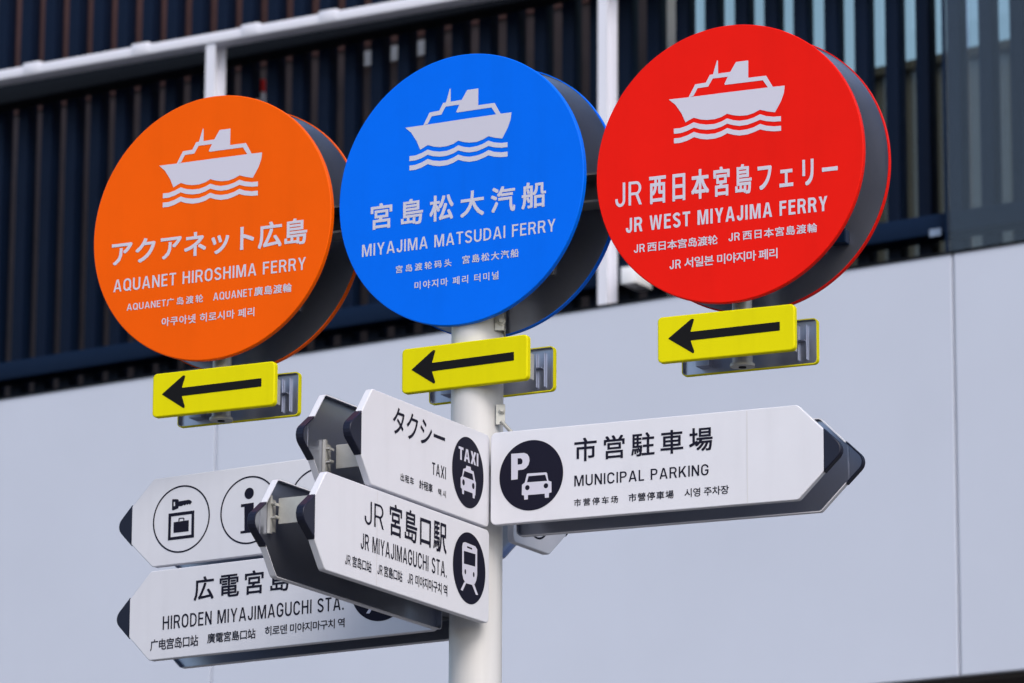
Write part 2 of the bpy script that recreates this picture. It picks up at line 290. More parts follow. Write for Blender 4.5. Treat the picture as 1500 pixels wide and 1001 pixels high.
def inset(pts, d):
    """move a counter-clockwise outline inwards by d"""
    n = len(pts); out = []
    for i in range(n):
        p0, p1, p2 = pts[i - 1], pts[i], pts[(i + 1) % n]
        e0 = (p1 - p0); e1 = (p2 - p1)
        if e0.length < 1e-9: e0 = e1
        if e1.length < 1e-9: e1 = e0
        e0.normalize(); e1.normalize()
        n0 = Vector((-e0.y, e0.x)); n1 = Vector((-e1.y, e1.x))
        nn = (n0 + n1).normalized()
        out.append(p1 + nn * (d / max(nn.dot(n0), 0.3)))
    return out

def dish(outline, yf, lip, sgn=1, bev=0.002, t=0.0022, wall_mat=0, inner_mat=1, cut=None):
    """sheet with folded rim: outline (x, z) ccw, face at y=yf, the rim goes sgn*lip in y"""
    bm = bmesh.new()
    rings = [(inset(outline, bev), yf), (inset(outline, bev * 0.3), yf + sgn * bev * 0.3), (outline, yf + sgn * bev),
             (outline, yf + sgn * lip), (inset(outline, t), yf + sgn * lip), (inset(outline, t), yf + sgn * t)]
    R = [[bm.verts.new((p.x, y, p.y)) for p in ring] for ring, y in rings]
    n = len(outline)
    is_cut = [cut is not None and abs(outline[i].x - cut) < .003 and abs(outline[(i + 1) % n].x - cut) < .003 for i in range(n)]
    for i in range(n):
        if is_cut[i]:
            j = (i + 1) % n
            f = bm.faces.new((R[2][i], R[2][j], R[5][j], R[5][i]) if sgn < 0 else (R[2][i], R[5][i], R[5][j], R[2][j]))
            f.material_index = inner_mat
    for k in range(5):
        for i in range(n):
            j = (i + 1) % n
            if k >= 2 and is_cut[i]: continue
            f = bm.faces.new((R[k][i], R[k][j], R[k + 1][j], R[k + 1][i]) if sgn < 0 else (R[k][i], R[k + 1][i], R[k + 1][j], R[k][j]))
            f.material_index = wall_mat if k < 4 else inner_mat
            f.smooth = k in (0, 1)
    f = bm.faces.new(R[0] if sgn > 0 else R[0][::-1]); f.material_index = wall_mat
    f = bm.faces.new(R[5][::-1] if sgn > 0 else R[5]); f.material_index = inner_mat
    return mesh_from(bm, 'sheet')

def flat(polys, y, sgn=-1, thick=0.0004):
    """printed film: polygons (with optional holes) lying just proud of the face"""
    bm = bmesh.new()
    for loops in polys:
        vecs = [[Vector((a, b, 0)) for a, b in lp] for lp in loops]
        tris = tessellate_polygon(vecs)
        allv = [v for lp in vecs for v in lp]
        bv = [bm.verts.new((v.x, y, v.y)) for v in allv]
        for t_ in tris:
            try: bm.faces.new([bv[i] for i in t_])
            except ValueError: pass
    bm.normal_update()
    for f in bm.faces:
        if f.normal.y * sgn < 0: f.normal_flip()
    return mesh_from(bm, 'film')

def circle(cx, cz, rx, rz=None, n=72):
    rz = rx if rz is None else rz
    return [Vector((cx + rx * math.cos(2 * math.pi * i / n), cz + rz * math.sin(2 * math.pi * i / n))) for i in range(n)]

# Latin capitals: a condensed grotesque drawn here as outlines, cap height 1
def buf(path, w):
    n = len(path); L, Rr = [], []
    P_ = [Vector(p_) for p_ in path]
    for i in range(n):
        d0 = (P_[i] - P_[i - 1]).normalized() if i else (P_[1] - P_[0]).normalized()
        d1 = (P_[i + 1] - P_[i]).normalized() if i < n - 1 else d0
        n0 = Vector((-d0.y, d0.x)); n1 = Vector((-d1.y, d1.x))
        nn = (n0 + n1).normalized(); k = w / 2 / max(nn.dot(n0), 0.5)
        L.append(P_[i] + nn * k); Rr.append(P_[i] - nn * k)
    return [tuple(p_) for p_ in L + Rr[::-1]]
def arc(cx, cy, rx, ry, a0, a1, n=8):
    return [(cx + rx * math.cos(math.radians(a0 + (a1 - a0) * i / n)), cy + ry * math.sin(math.radians(a0 + (a1 - a0) * i / n))) for i in range(n + 1)]
def rr(x0, y0, x1, y1, rx, ry):
    return (arc(x1 - rx, y1 - ry, rx, ry, 0, 90) + arc(x0 + rx, y1 - ry, rx, ry, 90, 180) +
            arc(x0 + rx, y0 + ry, rx, ry, 180, 270) + arc(x1 - rx, y0 + ry, rx, ry, 270, 360))
def glyph(ch, s):
    """-> (width, [loops of polygon 1, loops of polygon 2 ...])"""
    h = s / 2
    if ch == 'I': return s, [[[(0, 0), (s, 0), (s, 1), (0, 1)]]]
    if ch == '.': return s, [[[(0, 0), (s, 0), (s, s), (0, s)]]]
    if ch == 'L': return .50, [[[(0, 0), (.5, 0), (.5, s * .9), (s, s * .9), (s, 1), (0, 1)]]]
    if ch == 'T': w = .60; return w, [[[(w / 2 - h, 0), (w / 2 + h, 0), (w / 2 + h, 1 - s * .9), (w, 1 - s * .9), (w, 1), (0, 1), (0, 1 - s * .9), (w / 2 - h, 1 - s * .9)]]]
    if ch in 'EF':
        w = .54; t = s * .9
        mid = [(s, .46), (w * .92, .46), (w * .92, .46 + t), (s, .46 + t), (s, 1 - t), (w, 1 - t), (w, 1), (0, 1), (0, 0)]
        return w, [[mid + ([(w, 0), (w, t), (s, t)] if ch == 'E' else [(s, 0)])]]
    if ch == 'H':
        w = .66; t = s * .9
        return w, [[[(0, 0), (s, 0), (s, .46), (w - s, .46), (w - s, 0), (w, 0), (w, 1), (w - s, 1), (w - s, .46 + t), (s, .46 + t), (s, 1), (0, 1)]]]
    if ch == 'N': w = .67; return w, [[[(0, 0), (s, 0), (s, .70), (w - 1.1 * s, 0), (w, 0), (w, 1), (w - s, 1), (w - s, .30), (1.1 * s, 1), (0, 1)]]]
    if ch == 'M':
        w = .86; c = w / 2
        return w, [[[(0, 0), (s, 0), (s, .78), (c - .5 * s, 0), (c + .5 * s, 0), (w - s, .78), (w - s, 0), (w, 0), (w, 1), (w - 1.45 * s, 1), (c, .26), (1.45 * s, 1), (0, 1)]]]
    if ch == 'A':
        w = .74; c = w / 2; a = s * 1.05; t = s * .62
        f_ = lambda y: a + (c - t * .0 - a) * y / .84
        y0, y1 = .22, .22 + s * .85
        return w, [[[(0, 0), (a, 0), (f_(y0), y0), (w - f_(y0), y0), (w - a, 0), (w, 0), (c + t, 1), (c - t, 1)],
                    [(f_(y1), y1), (w - f_(y1), y1), (c, .84)]]]
    if ch == 'W':
        w = 1.0
        return w, [[[(0, 1), (s, 1), (.27 * w, .26), (.5 * w - .5 * s, 1), (.5 * w + .5 * s, 1), (.73 * w, .26), (w - s, 1), (w, 1),
                     (.73 * w + .52 * s, 0), (.73 * w - .52 * s, 0), (.5 * w, .72), (.27 * w + .52 * s, 0), (.27 * w - .52 * s, 0)]]]
    if ch == 'X':
        w = .68; c = w / 2; a = 1.15 * s
        return w, [[[(0, 0), (a, 0), (c, .5 - .95 * s), (w - a, 0), (w, 0), (c + .62 * s, .5), (w, 1), (w - a, 1), (c, .5 + .95 * s), (a, 1), (0, 1), (c - .62 * s, .5)]]]
    if ch == 'Y':
        w = .68; c = w / 2; a = 1.12 * s
        return w, [[[(c - h, 0), (c + h, 0), (c + h, .40), (w, 1), (w - a, 1), (c, .40 + s * 1.1), (a, 1), (0, 1), (c - h, .40)]]]
    if ch == 'K':
        w = .68
        g_ = lambda x: .30 + (x - s) * (.70 / (w - s - .02))
        return w, [[[(0, 0), (s, 0), (s, .30), (.27, g_(.27)), (w - 1.15 * s, 0), (w + .01, 0), (.27 + s * .85, g_(.27 + s * .55)), (w - .02, 1), (w - 1.3 * s, 1), (s, .30 + s * 1.5), (s, 1), (0, 1)]]]
    if ch in 'OQ':
        w = .69
        pl = [[rr(0, -.01, w, 1.01, w / 2, .34), rr(s, s * .9, w - s, 1 - s * .9, w / 2 - s, .34 - s * .7)]]
        if ch == 'Q': pl.append([[(w * .52, .20), (w * .62, .27), (w + .03, .03), (w - .05, -.06)]])
        return w, pl
    if ch == 'D':
        w = .67; rx = .42; t = s * .9
        return w, [[[(0, 0)] + arc(w - rx, .38, rx, .38, -90, 0) + arc(w - rx, .62, rx, .38, 0, 90) + [(0, 1)],
                    [(s, t)] + arc(w - rx, .38, rx - s, .38 - t, -90, 0) + arc(w - rx, .62, rx - s, .38 - t, 0, 90) + [(s, 1 - t)]]]
    if ch in 'PR':
        w = .62 if ch == 'P' else .66; t = s * .9; ry = .29; rx = .27; wb_ = w - (.02 if ch == 'R' else 0); cy = 1 - ry
        bowl = arc(wb_ - rx, cy, rx, ry, -90, 90, 14)
        hole = [(s, 1 - 2 * ry + t)] + arc(wb_ - rx, cy, rx - s, ry - t, -90, 90, 12) + [(s, 1 - t)]
        if ch == 'P': out = [(0, 0), (s, 0), (s, 1 - 2 * ry)] + bowl + [(0, 1)]
        else:
            out = [(0, 0), (s, 0), (s, 1 - 2 * ry), (wb_ - rx - .02, 1 - 2 * ry), (w - s * 1.05, 0), (w + .01, 0), (wb_ - rx + s * .95, 1 - 2 * ry + .015)] + arc(wb_ - rx, cy, rx, ry, -62, 90, 12) + [(0, 1)]
        return w, [[out, hole]]
    if ch == 'U':
        w = .66; p_ = [(h, 1), (h, .30)] + arc(w / 2, .30 + 0, w / 2 - h, .31 - h * .9, 180, 360, 14)[1:] + [(w - h, 1)]
        return w, [[buf(p_, s)]]
    if ch == 'J':
        w = .50; p_ = [(w - h, 1), (w - h, .26)] + arc(w / 2, .26, w / 2 - h, .27 - h * .9, 0, -180, 12)[1:] + [(h, .33)]
        return w, [[buf(p_, s)]]
    if ch in 'CG':
        w = .67; c = w / 2; rx = c - h; ry = .34 - h * .9
        p_ = [(w - h, .68)] + arc(c, .67, rx, ry, 8, 180, 12) + arc(c, .33, rx, ry, 180, 360 - (0 if ch == 'G' else 8), 14)
        p_ += [(w - h, .46), (c + .02, .46)] if ch == 'G' else [(w - h, .32)]
        if ch == 'C': p_ = p_[1:-1]
        return w, [[buf(p_, s)]]
    if ch == 'S':
        w = .62; c = w / 2; rx = c - h; ry = .25 - h * .9
        p_ = arc(c, .745, rx, ry + .01, 12, 180, 10) + [(h + .06, .625), (c, .515), (w - h - .05, .41)] + arc(c, .265, rx, ry + .02, 12, -172, 14)
        return w, [[buf(p_, s)]]
    return .4, []

def latin(parent, txt, x0, z0, x1, z1, y, mt, s=.13, track=.17):
    x = 0; items = []
    for ch in txt:
        if ch == ' ':
            x += .42; continue
        w, pl = glyph(ch, s); items.append((x, pl)); x += w + track
    tot = x - track; sc = (x1 - x0) / tot; hh = z1 - z0
    bm = bmesh.new()
    for gx_, pl in items:
        for k, loops in enumerate(pl):
            vecs = [[Vector((x0 + (gx_ + a) * sc, z0 + b * hh, 0)) for a, b in lp] for lp in loops]
            tris = tessellate_polygon(vecs)
            bv = [bm.verts.new((q.x, y - k * 0.0001, q.y)) for lp in vecs for q in lp]
            for t_ in tris:
                try: bm.faces.new([bv[i] for i in t_])
                except ValueError: pass
    bm.normal_update()
    for f in bm.faces:
        if f.normal.y > 0: f.normal_flip()
    return link('lettering', mesh_from(bm, 'lettering'), mt, parent)

# Japanese, Chinese and Korean characters come from Blender's own built-in curve font
def text_raw(s, space, res):
    c = bpy.data.curves.new('lettering', 'FONT')
    c.body = s
    c.resolution_u = res
    c.space_character = space
    o = bpy.data.objects.new('tmp', c)
    COL.objects.link(o)
    dg = bpy.context.evaluated_depsgraph_get()
    me = bpy.data.meshes.new_from_object(o.evaluated_get(dg))
    bpy.data.objects.remove(o); bpy.data.curves.remove(c)
    xs = [v.co.x for v in me.vertices]; ys = [v.co.y for v in me.vertices]
    return me, min(xs), max(xs), min(ys), max(ys)

def lettering(parent, s, x0, z0, x1, z1, y, mt, cond=1.0, off=0.01, res=3):
    hgt = z1 - z0; e = off * hgt
    x0 += e; x1 -= e; z0 += e; z1 -= e
    W_ = (x1 - x0) / (z1 - z0) / cond
    me1, a0, a1, b0, b1 = text_raw(s, 1.0, 1); w1 = (a1 - a0) / (b1 - b0); bpy.data.meshes.remove(me1)
    me2, a0, a1, b0, b1 = text_raw(s, 1.5, 1); w2 = (a1 - a0) / (b1 - b0); bpy.data.meshes.remove(me2)
    sp = 1.0 + 0.5 * (W_ - w1) / max(w2 - w1, 1e-6)
    sp = min(max(sp, 0.9), 2.5)
    me, a0, a1, b0, b1 = text_raw(s, sp, res)
    for v in me.vertices:
        x, zz = v.co.x, v.co.y
        v.co = (x0 + (x - a0) / (a1 - a0) * (x1 - x0), y, z0 + (zz - b0) / (b1 - b0) * (z1 - z0))
    me.update()
    bm = bmesh.new(); bm.from_mesh(me)
    bpy.data.meshes.remove(me)
    geo = bm.verts[:] + bm.edges[:] + bm.faces[:]
    for k, (dx, dz) in enumerate(((1, 1), (1, -1), (-1, -1), (-1, 1))):      # stroke weight
        if k:
            r = bmesh.ops.duplicate(bm, geom=geo)
            vs_ = [g_ for g_ in r['geom'] if isinstance(g_, bmesh.types.BMVert)]
        else:
            vs_ = [g_ for g_ in geo if isinstance(g_, bmesh.types.BMVert)]
        pend = (vs_, dx * e, dz * e, -k * 0.00008)
        if k == 0: first = pend
        else:
            for v_ in vs_: v_.co.x += pend[1]; v_.co.z += pend[2]; v_.co.y += pend[3]
    for v_ in first[0]: v_.co.x += first[1]; v_.co.z += first[2]
    bm.normal_update()
    for f in bm.faces:
        if f.normal.y > 0: f.normal_flip()
    return link('lettering', mesh_from(bm, 'lettering'), mt, parent)

def line(parent, txt, x0, z0, x1, z1, y, mt, spec, split=None):
    """one printed line: Latin run, then CJK run where the line is mixed"""
    cond, off, ls = spec
    i = 0
    while i < len(txt) and ord(txt[i]) < 0x250: i += 1
    if i == len(txt):
        return latin(parent, txt, x0, z0, x1, z1, y, mt, ls)
    if i == 0:
        return lettering(parent, txt, x0, z0, x1, z1, y, mt, cond, off)
    f0, f1 = SPLIT[(txt, round(x0, 2))] if (txt, round(x0, 2)) in SPLIT else SPLIT[txt]
    w = x1 - x0; hh = z1 - z0
    latin(parent, txt[:i].strip(), x0, z0 + hh * .04, x0 + w * f0, z0 + hh * .90, y, mt, ls)
    lettering(parent, txt[i:], x0 + w * f1, z0, x1, z1, y, mt, cond, off)

# ------------------------------------------------------------------ ground
bm = bmesh.new()
vs4 = [bm.verts.new(v) for v in ((-400, -400, 0), (400, -400, 0), (400, 400, 0), (-400, 400, 0))]
bm.faces.new(vs4)
gr = link('ground', mesh_from(bm, 'ground'), 'pavement')
gr['kind'] = 'structure'

# ------------------------------------------------------------------ building behind
TH = math.radians(-34.09)
bld = thing('terminal_building', 'dark louvred building with a smooth white panelled wall below, behind all the signs', 'building', (0, 0, 0), TH)
Z = lambda z: z + ZO
wt = B['top0'][1]; wt = (B['top0'][1] + B['top1'][1]) / 2
wb = B['bot'][1]
XL, XR = -16.0, 1.5
j1, j2 = B['j1'][0], B['j2'][0]
edges = [XL + 0.0, j1, j2, XR]
for k in range(3):
    a, b_ = edges[k] + 0.006, edges[k + 1] - 0.006
    if k == 0: b_ = edges[1] - 0.004
    bm = bmesh.new(); box(bm, a, b_, 10.80, 10.85, Z(wb), Z(wt), bev=0.004)
    link('wall_panel', mesh_from(bm, 'wall_panel'), 'wall', bld)
box_obj('wall_core', 'soffit', (XL, XR, 10.853, 11.05, Z(wb) + 0.01, Z(wt) - 0.02), bld)
box_obj('soffit', 'soffit', (XL, XR, 10.86, 15.0, Z(wb) - 0.02, Z(wb) + 0.008), bld)
box_obj('wall_coping', 'band', (XL, XR, 10.79, 11.06, Z(wt) + 0.001, Z(wt) + 0.012), bld, 0.002)
box_obj('ground_floor_wall', 'soffit', (XL, XR, 14.2, 15.0, 0, Z(wb) - 0.021), bld)
for x_ in (-15.2, -10.2, -5.2, -0.2):
    box_obj('column', 'soffit', (x_, x_ + 0.4, 11.3, 11.7, 0, Z(wb) - 0.021), bld, 0.01)
# louvre fins
PIT, L0 = 0.17335, -10.8095
bm = bmesh.new(); box(bm, 0, 0.072, 0, 0.086, Z(wt) - 0.5, Z(9.6), bev=0.004)
fin_me = mesh_from(bm, 'louvre_slat', 40); fin_me.materials.append(M['fin'])
k0 = int((XL - L0) / PIT) + 22
for k in range(-11, 58):
    x_ = L0 + PIT * k
    if x_ > XR: break
    o = bpy.data.objects.new('louvre_slat', fin_me); COL.objects.link(o); o.parent = bld
    o.location = (x_ + random.uniform(-.0015, .0015), 11.35 + random.uniform(-.002, .002), 0)
SX0, SX1 = L0 - 11 * PIT - 0.1, XR
bz0, bz1 = (B['beamb0'][1] + B['beamb1'][1]) / 2, (B['beamt0'][1] + B['beamt1'][1]) / 2
box_obj('cross_beam', 'beam', (SX0, SX1, 11.20, 11.345, Z(bz0), Z(bz1)), bld, 0.004)
nb0 = (B['band0'][1] + B['band1'][1]) / 2
box_obj('dark_band', 'band', (SX0, SX1, 11.20, 11.345, Z(nb0), Z(nb0) + 0.13), bld, 0.004)  # plain black strip across the front of the fins, behind the white rail
# wall behind the louvres; the lower part's interior shade is in its colour
cx0, cx1 = B['c0'][0], B['c1'][0]
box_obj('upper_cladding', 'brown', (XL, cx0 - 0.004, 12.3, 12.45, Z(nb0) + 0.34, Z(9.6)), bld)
box_obj('shaded_cladding', 'shaded_brown', (XL, cx0 - 0.004, 12.31, 12.46, Z(wb), Z(nb0) + 0.338), bld)
box_obj('deck_slab', 'soffit', (XL, XR, 11.07, 15.0, Z(wt) - 0.55, Z(wt) - 0.45), bld)
box_obj('column', 'cream', (cx0 - 0.03, cx1 + 0.05, 12.20, 12.29, Z(wt) - 0.44, Z(9.6)), bld)
# tinted windows behind the louvres on the right
for k in range(5):
    wx = cx1 + 0.056 + k * 1.7
    if wx < XR: box_obj('tinted_window', 'tint', (wx, min(wx + 1.69, XR), 12.22, 12.228, Z(wt) - 0.44, Z(9.6)), bld, 0.0)
gx = B['glass'][0]
box_obj('glass_screen', 'glass', (gx, XR, 11.16, 11.172, Z(wt) + 0.02, Z(9.4)), bld, 0.0)
box_obj('screen_edge', 'beam', (gx - 0.014, gx, 11.155, 11.177, Z(wt) + 0.02, Z(9.4)), bld, 0.002)
box_obj('beam_label', 'tag', (B['tag0'][0], B['tag1'][0], 11.195, 11.1985, Z(B['tag1'][1]), Z(B['tag0'][1])), bld, 0.0)

# things seen between the fins
v = B
bm = bmesh.new()
for k in range(5):
    zz = (v['v1'][1] + v['v3'][1]) / 2 + k * 0.0175
    box(bm, v['v0'][0] - 0.06, v['v2'][0] + 0.06, 12.24, 12.27, Z(zz), Z(zz + 0.012))
vent = link('vent_grille', mesh_from(bm, 'vent_grille'), 'vent', bld)
cone = thing('marker_lamp', 'small red and white marker lamp glimpsed between the dark louvres left of the blue disc', 'lamp',
             (0, 0, 0), TH)
cx_ = v['rd0'][0]; cy_ = 11.50
bm = bmesh.new(); tube(bm, (cx_, cy_, Z(v['rd1'][1])), (cx_, cy_, Z(v['rd0'][1]) - 0.01), 0.022, 16, r1=0.02)
link('red_lens', mesh_from(bm, 'red_lens', 50), 'redp', cone)
bm = bmesh.new(); tube(bm, (cx_, cy_, Z(v['rd2'][1]) - 0.03), (cx_, cy_, Z(v['rd1'][1]) - 0.002), 0.026, 16)
tube(bm, (cx_, cy_ + 0.02, Z(v['rd2'][1]) - 0.045), (cx_ + 0.05, cy_ - 0.11, Z(v['rd2'][1]) - 0.045), 0.010, 12)
link('white_base', mesh_from(bm, 'white_base', 50), 'rail', cone)

# low building seen through the louvres on the right
TRF = math.radians(-38.9)
rear = thing('rear_building', 'low dark olive building behind the louvres at the right edge', 'building', (0, 0, 0), TRF)
rz_ = (B['roof0'][1] + B['roof1'][1]) / 2
box_obj('wall', 'olive', (-14, 8, 16.0, 24, 0, Z(rz_) - 0.06), rear)
box_obj('roof_edge', 'olive', (-14.1, 8.1, 15.95, 24.1, Z(rz_) - 0.059, Z(rz_)), rear)

# ------------------------------------------------------------------ white railing
TR = math.radians(-30.86)
ry = B['ry']
rail = thing('railing', 'white metal railing crossing in front of the dark louvres, upper left', 'railing', (0, 0, 0), TR)
rt, rb = Z(B['r0'][1]), Z(B['rb'][1])
box_obj('rail', 'rail', (-16, -3.5, ry, ry + 0.115, rb, rt), rail, 0.008)
for a, b_ in ((B['p1a'][0], B['p1b'][0]), (B['p2a'][0], B['p2b'][0]), (2 * B['p1a'][0] - B['p2a'][0], 2 * B['p1b'][0] - B['p2b'][0])):
    bm = bmesh.new(); zb_ = Z(wt) - 0.4
    box(bm, a, b_, ry + 0.012, ry + 0.020, zb_, rb - 0.001, bev=0.001)
    box(bm, a + 0.006, a + 0.016, ry + 0.020, ry + 0.112, zb_, rb - 0.001)
    box(bm, a, b_, ry + 0.112, ry + 0.120, zb_, rb - 0.001, bev=0.001)
    link('post', mesh_from(bm, 'post'), 'rail', rail)
for n_ in ('l1', 'l2', 'l3', 'l4'):
    x_ = B[n_][0]
    box_obj('rail_clip', 'rail', (x_ - 0.055, x_ + 0.055, ry - 0.004, ry + 0.119, rt - 0.045, rt + 0.012), rail, 0.005)
box_obj('bracket', 'vent', (B['bk0'][0] - 0.0, B['bk1'][0] + 0.01, ry + 0.03, ry + 0.2, Z(B['bk1'][1]), Z(B['bk0'][1])), rail, 0.003)

# ------------------------------------------------------------------ signpost
post = thing('signpost', 'round off-white pole with side arms carrying all of the signs', 'signpost', (0, 0, 0))
bm = bmesh.new()
tube(bm, (0, 0, 0.012), (0, 0, Z(P['zb'] + 0.16)), P['R'], 64)
tube(bm, (0, 0, Z(P['zb'] + 0.16)), (0, 0, Z(P['zb'] + 0.185)), P['R'], 64, r1=P['R'] * 0.6)
pole_o = link('pole', mesh_from(bm, 'pole', 30), 'pole', post)
bm = bmesh.new(); tube(bm, (0, 0, 0.0), (0, 0, 0.012), 0.15, 48)
fl = link('base_flange', mesh_from(bm, 'base_flange', 30), 'steel', post)
for k in range(4):
    a = math.pi / 4 + k * math.pi / 2
    bolt(post, (0.12 * math.cos(a), 0.12 * math.sin(a), 0.012), (0, 0, 1), 0.01)

def rot_part(o, th):
    o.rotation_euler = (0, 0, th)
    return o

def channel(x0, x1, z0, z1, th, name='arm'):
    bm = bmesh.new()
    yb = 0.03
    box(bm, x0, x1, yb - 0.004, yb, z0 + 0.005, z1 - 0.005)
    box(bm, x0, x1, -0.03, yb, z1 - 0.005, z1)
    box(bm, x0, x1, -0.03, yb, z0, z0 + 0.005)
    return rot_part(link(name, mesh_from(bm, name), 'arm', post), th)
az0, az1 = Z(X['armb'][1][1]), Z(X['armb'][0][1])
channel(P['xo'] - 0.14, -0.058, Z(X['armo'][1][1]), Z(X['armo'][0][1]), P['tho'])
channel(0.058, P['xr'] + 0.14, az0, az1, P['thr'])
for th, xc, zt, sg in ((P['tho'], P['xo'], P['azo'], 1), (P['thr'], P['xr'], P['azr'], 1)):
    bm = bmesh.new()
    tube(bm, (xc, 0.0, Z(zt) - 0.052), (xc, 0.0, az0 - 0.001), 0.021, 32)
    tube(bm, (xc, 0.0, Z(zt) - 0.056), (xc, 0.0, Z(zt) - 0.050), 0.026, 32)
    rot_part(link('hanger', mesh_from(bm, 'hanger', 40), 'steel', post), th)
    bm = bmesh.new()
    tube(bm, (xc, 0.0, Z(zt) - 0.058), (xc, 0.0, Z(zt) - 0.0555), 0.008, 16)
    rot_part(link('hanger_hole', mesh_from(bm, 'hanger_hole', 40), 'black', post), th)
# pole collars holding the arms, and the small side brackets
for zz in (X['armb'][0][1] - 0.03, P['tz'] + 0.03):
    bm = bmesh.new()
    tube(bm, (0, 0, Z(zz) - 0.011), (0, 0, Z(zz) + 0.011), P['R'] + 0.0022, 64)
    link('collar', mesh_from(bm, 'collar', 30), 'steel', post)
bm = bmesh.new()
bb = X['bb']
box(bm, 0.036, 0.060, -0.047, -0.043, Z(bb[1][1]), Z(bb[0][1]) + 0.05, bev=0.001)
box(bm, 0.056, 0.060, -0.047, 0.03, Z(bb[1][1]), Z(bb[0][1]) + 0.05, bev=0.001)
br_ = rot_part(link('side_bracket', mesh_from(bm, 'side_bracket'), 'steel', post), 0.0)
bolt(post, (0.050, -0.047, Z((bb[0][1] + bb[1][1]) / 2)))
sb = X['sb']
bm = bmesh.new()
box(bm, 0.0395, 0.0595, -0.048, -0.044, Z(sb[1][1]), Z(sb[0][1]), bev=0.001)
box(bm, 0.0395, 0.0435, -0.044, -0.03, Z(sb[1][1]), Z(sb[0][1]), bev=0.0005)
link('side_bracket', mesh_from(bm, 'side_bracket'), 'steel', post)
bolt(post, (0.0525, -0.048, Z(sb[0][1]) - 0.014), r=0.005)
bm = bmesh.new()
tube(bm, (0.051, -0.050, Z(sb[1][1]) + 0.008), (0.14, -0.02, Z(sb[1][1]) - 0.085), 0.0042, 16)
link('strut', mesh_from(bm, 'strut', 40), 'steel', post)

# ------------------------------------------------------------------ round signs and arrow signs
R_DISC = 0.30
circ_out = circle(0, 0, R_DISC, n=160)
def round_sign(key, sfx, colour, label, rows, ship_dx=0.0, ship_dz=0.0, ship_s=1.0):
    th, d, x, z = P['th' + sfx], P['d' + sfx], P['x' + sfx], P['z' + sfx]
    c, s = math.cos(th), math.sin(th)
    t = thing('round_sign', label, 'sign', (x * c, x * s, Z(z)), th, 'round ferry signs on the pole')
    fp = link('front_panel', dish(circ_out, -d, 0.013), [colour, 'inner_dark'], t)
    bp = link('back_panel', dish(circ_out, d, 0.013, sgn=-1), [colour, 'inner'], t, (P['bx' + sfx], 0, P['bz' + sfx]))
    y = -d - 0.0006
    tf = lambda pl: [(a * ship_s + ship_dx, b * ship_s + ship_dz) for a, b in pl]
    link('pictogram', flat([[tf(SHIP_HULL)], [tf(SHIP_CABIN)], [tf(WAVE1)], [tf(WAVE2)]], y), 'film', fp)
    for (txt, a, b_, c_, e_), spec in zip(TEXT[key], rows):
        line(fp, txt, a, b_, c_, e_, y, 'film', spec)
    # stiffener rails fixed across the inside of the back panel
    for sx in (-0.15, 0.15):
        bm = bmesh.new(); box(bm, sx - 0.012, sx + 0.012, d - 0.010, d - 0.003, -0.18, 0.18, bev=0.001)
        link('stiffener', mesh_from(bm, 'stiffener'), 'arm', t)
    if sfx == 'r':
        bm = bmesh.new(); box(bm, 0.18, 0.215, d - 0.03, d - 0.004, -0.165, -0.135, bev=0.002)
        link('bracket', mesh_from(bm, 'bracket'), 'beam', t)
    return t
BIG, LAT, SUB = (1.02, 0.019, .13), (1, 0, .15), (1.08, 0.016, .15)
round_sign('orange', 'o', 'orange', 'orange round ferry sign with white ship above アクアネット広島', [BIG, LAT, SUB, SUB, SUB], *SHIPO)
round_sign('blue', 'b', 'blue', 'bright blue round ferry sign with white ship above 宮島松大汽船', [BIG, LAT, SUB, SUB, SUB])
round_sign('red', 'r', 'red', 'red round ferry sign with white ship above JR西日本宮島フェリー', [(1, 0, .125), (0.60, 0.020, .13), (1, 0, .185), SUB, SUB, SUB], *SHIPR)

aw, ah = P['aw'], P['ah']
arr_out = rounded([(-aw / 2, -ah / 2), (aw / 2, -ah / 2), (aw / 2, ah / 2), (-aw / 2, ah / 2)], [0.010] * 4)
arrow_poly = rounded(ARROW_C, [0.001] * len(ARROW_C), 2)
def arrow_sign(sfx, label):
    th, d, x, z = P['th' + sfx], P['d' + sfx], P['ax' + sfx], P['az' + sfx]
    c, s = math.cos(th), math.sin(th)
    t = thing('arrow_sign', label, 'sign', (x * c, x * s, Z(z)), th, 'yellow arrow signs under the discs')
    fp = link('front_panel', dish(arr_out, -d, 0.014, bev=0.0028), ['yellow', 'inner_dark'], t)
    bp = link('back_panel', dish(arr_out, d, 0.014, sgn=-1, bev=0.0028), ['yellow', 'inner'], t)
    link('arrow', flat([[[tuple(q) for q in arrow_poly]]], -d - 0.0006), 'black', fp)
    # folded steel bracket joining the two panels near the right end
    bm = bmesh.new()
    box(bm, 0.085, 0.122, -d + 0.004, -d + 0.05, -0.034, 0.030, bev=0.001)
    box(bm, 0.119, 0.122, -d + 0.05, 0.02, -0.030, 0.026)
    box(bm, 0.060, 0.119, -d + 0.05, -d + 0.053, -0.030, 0.026)
    link('bracket', mesh_from(bm, 'bracket'), 'steel', t)
    bm = bmesh.new()
    box(bm, 0.108, 0.123, d - 0.016, d - 0.003, 0.003, 0.005)
    box(bm, 0.105, 0.107, d - 0.009, d - 0.003, -0.036, 0.038)
    box(bm, 0.124, 0.126, d - 0.009, d - 0.003, -0.036, 0.038)
    link('fixing_rail', mesh_from(bm, 'fixing_rail'), 'inner', t)
    bm = bmesh.new()
    box(bm, -0.115, -0.085, d - 0.03, d - 0.003, -0.034, 0.030, bev=0.001)
    link('spacer', mesh_from(bm, 'spacer'), 'inner', t)
    return t
arrow_sign('o', 'yellow left arrow sign hanging under the orange disc')
arrow_sign('b', 'yellow left arrow sign on the pole under the blue disc')
arrow_sign('r', 'yellow left arrow sign hanging under the red disc')

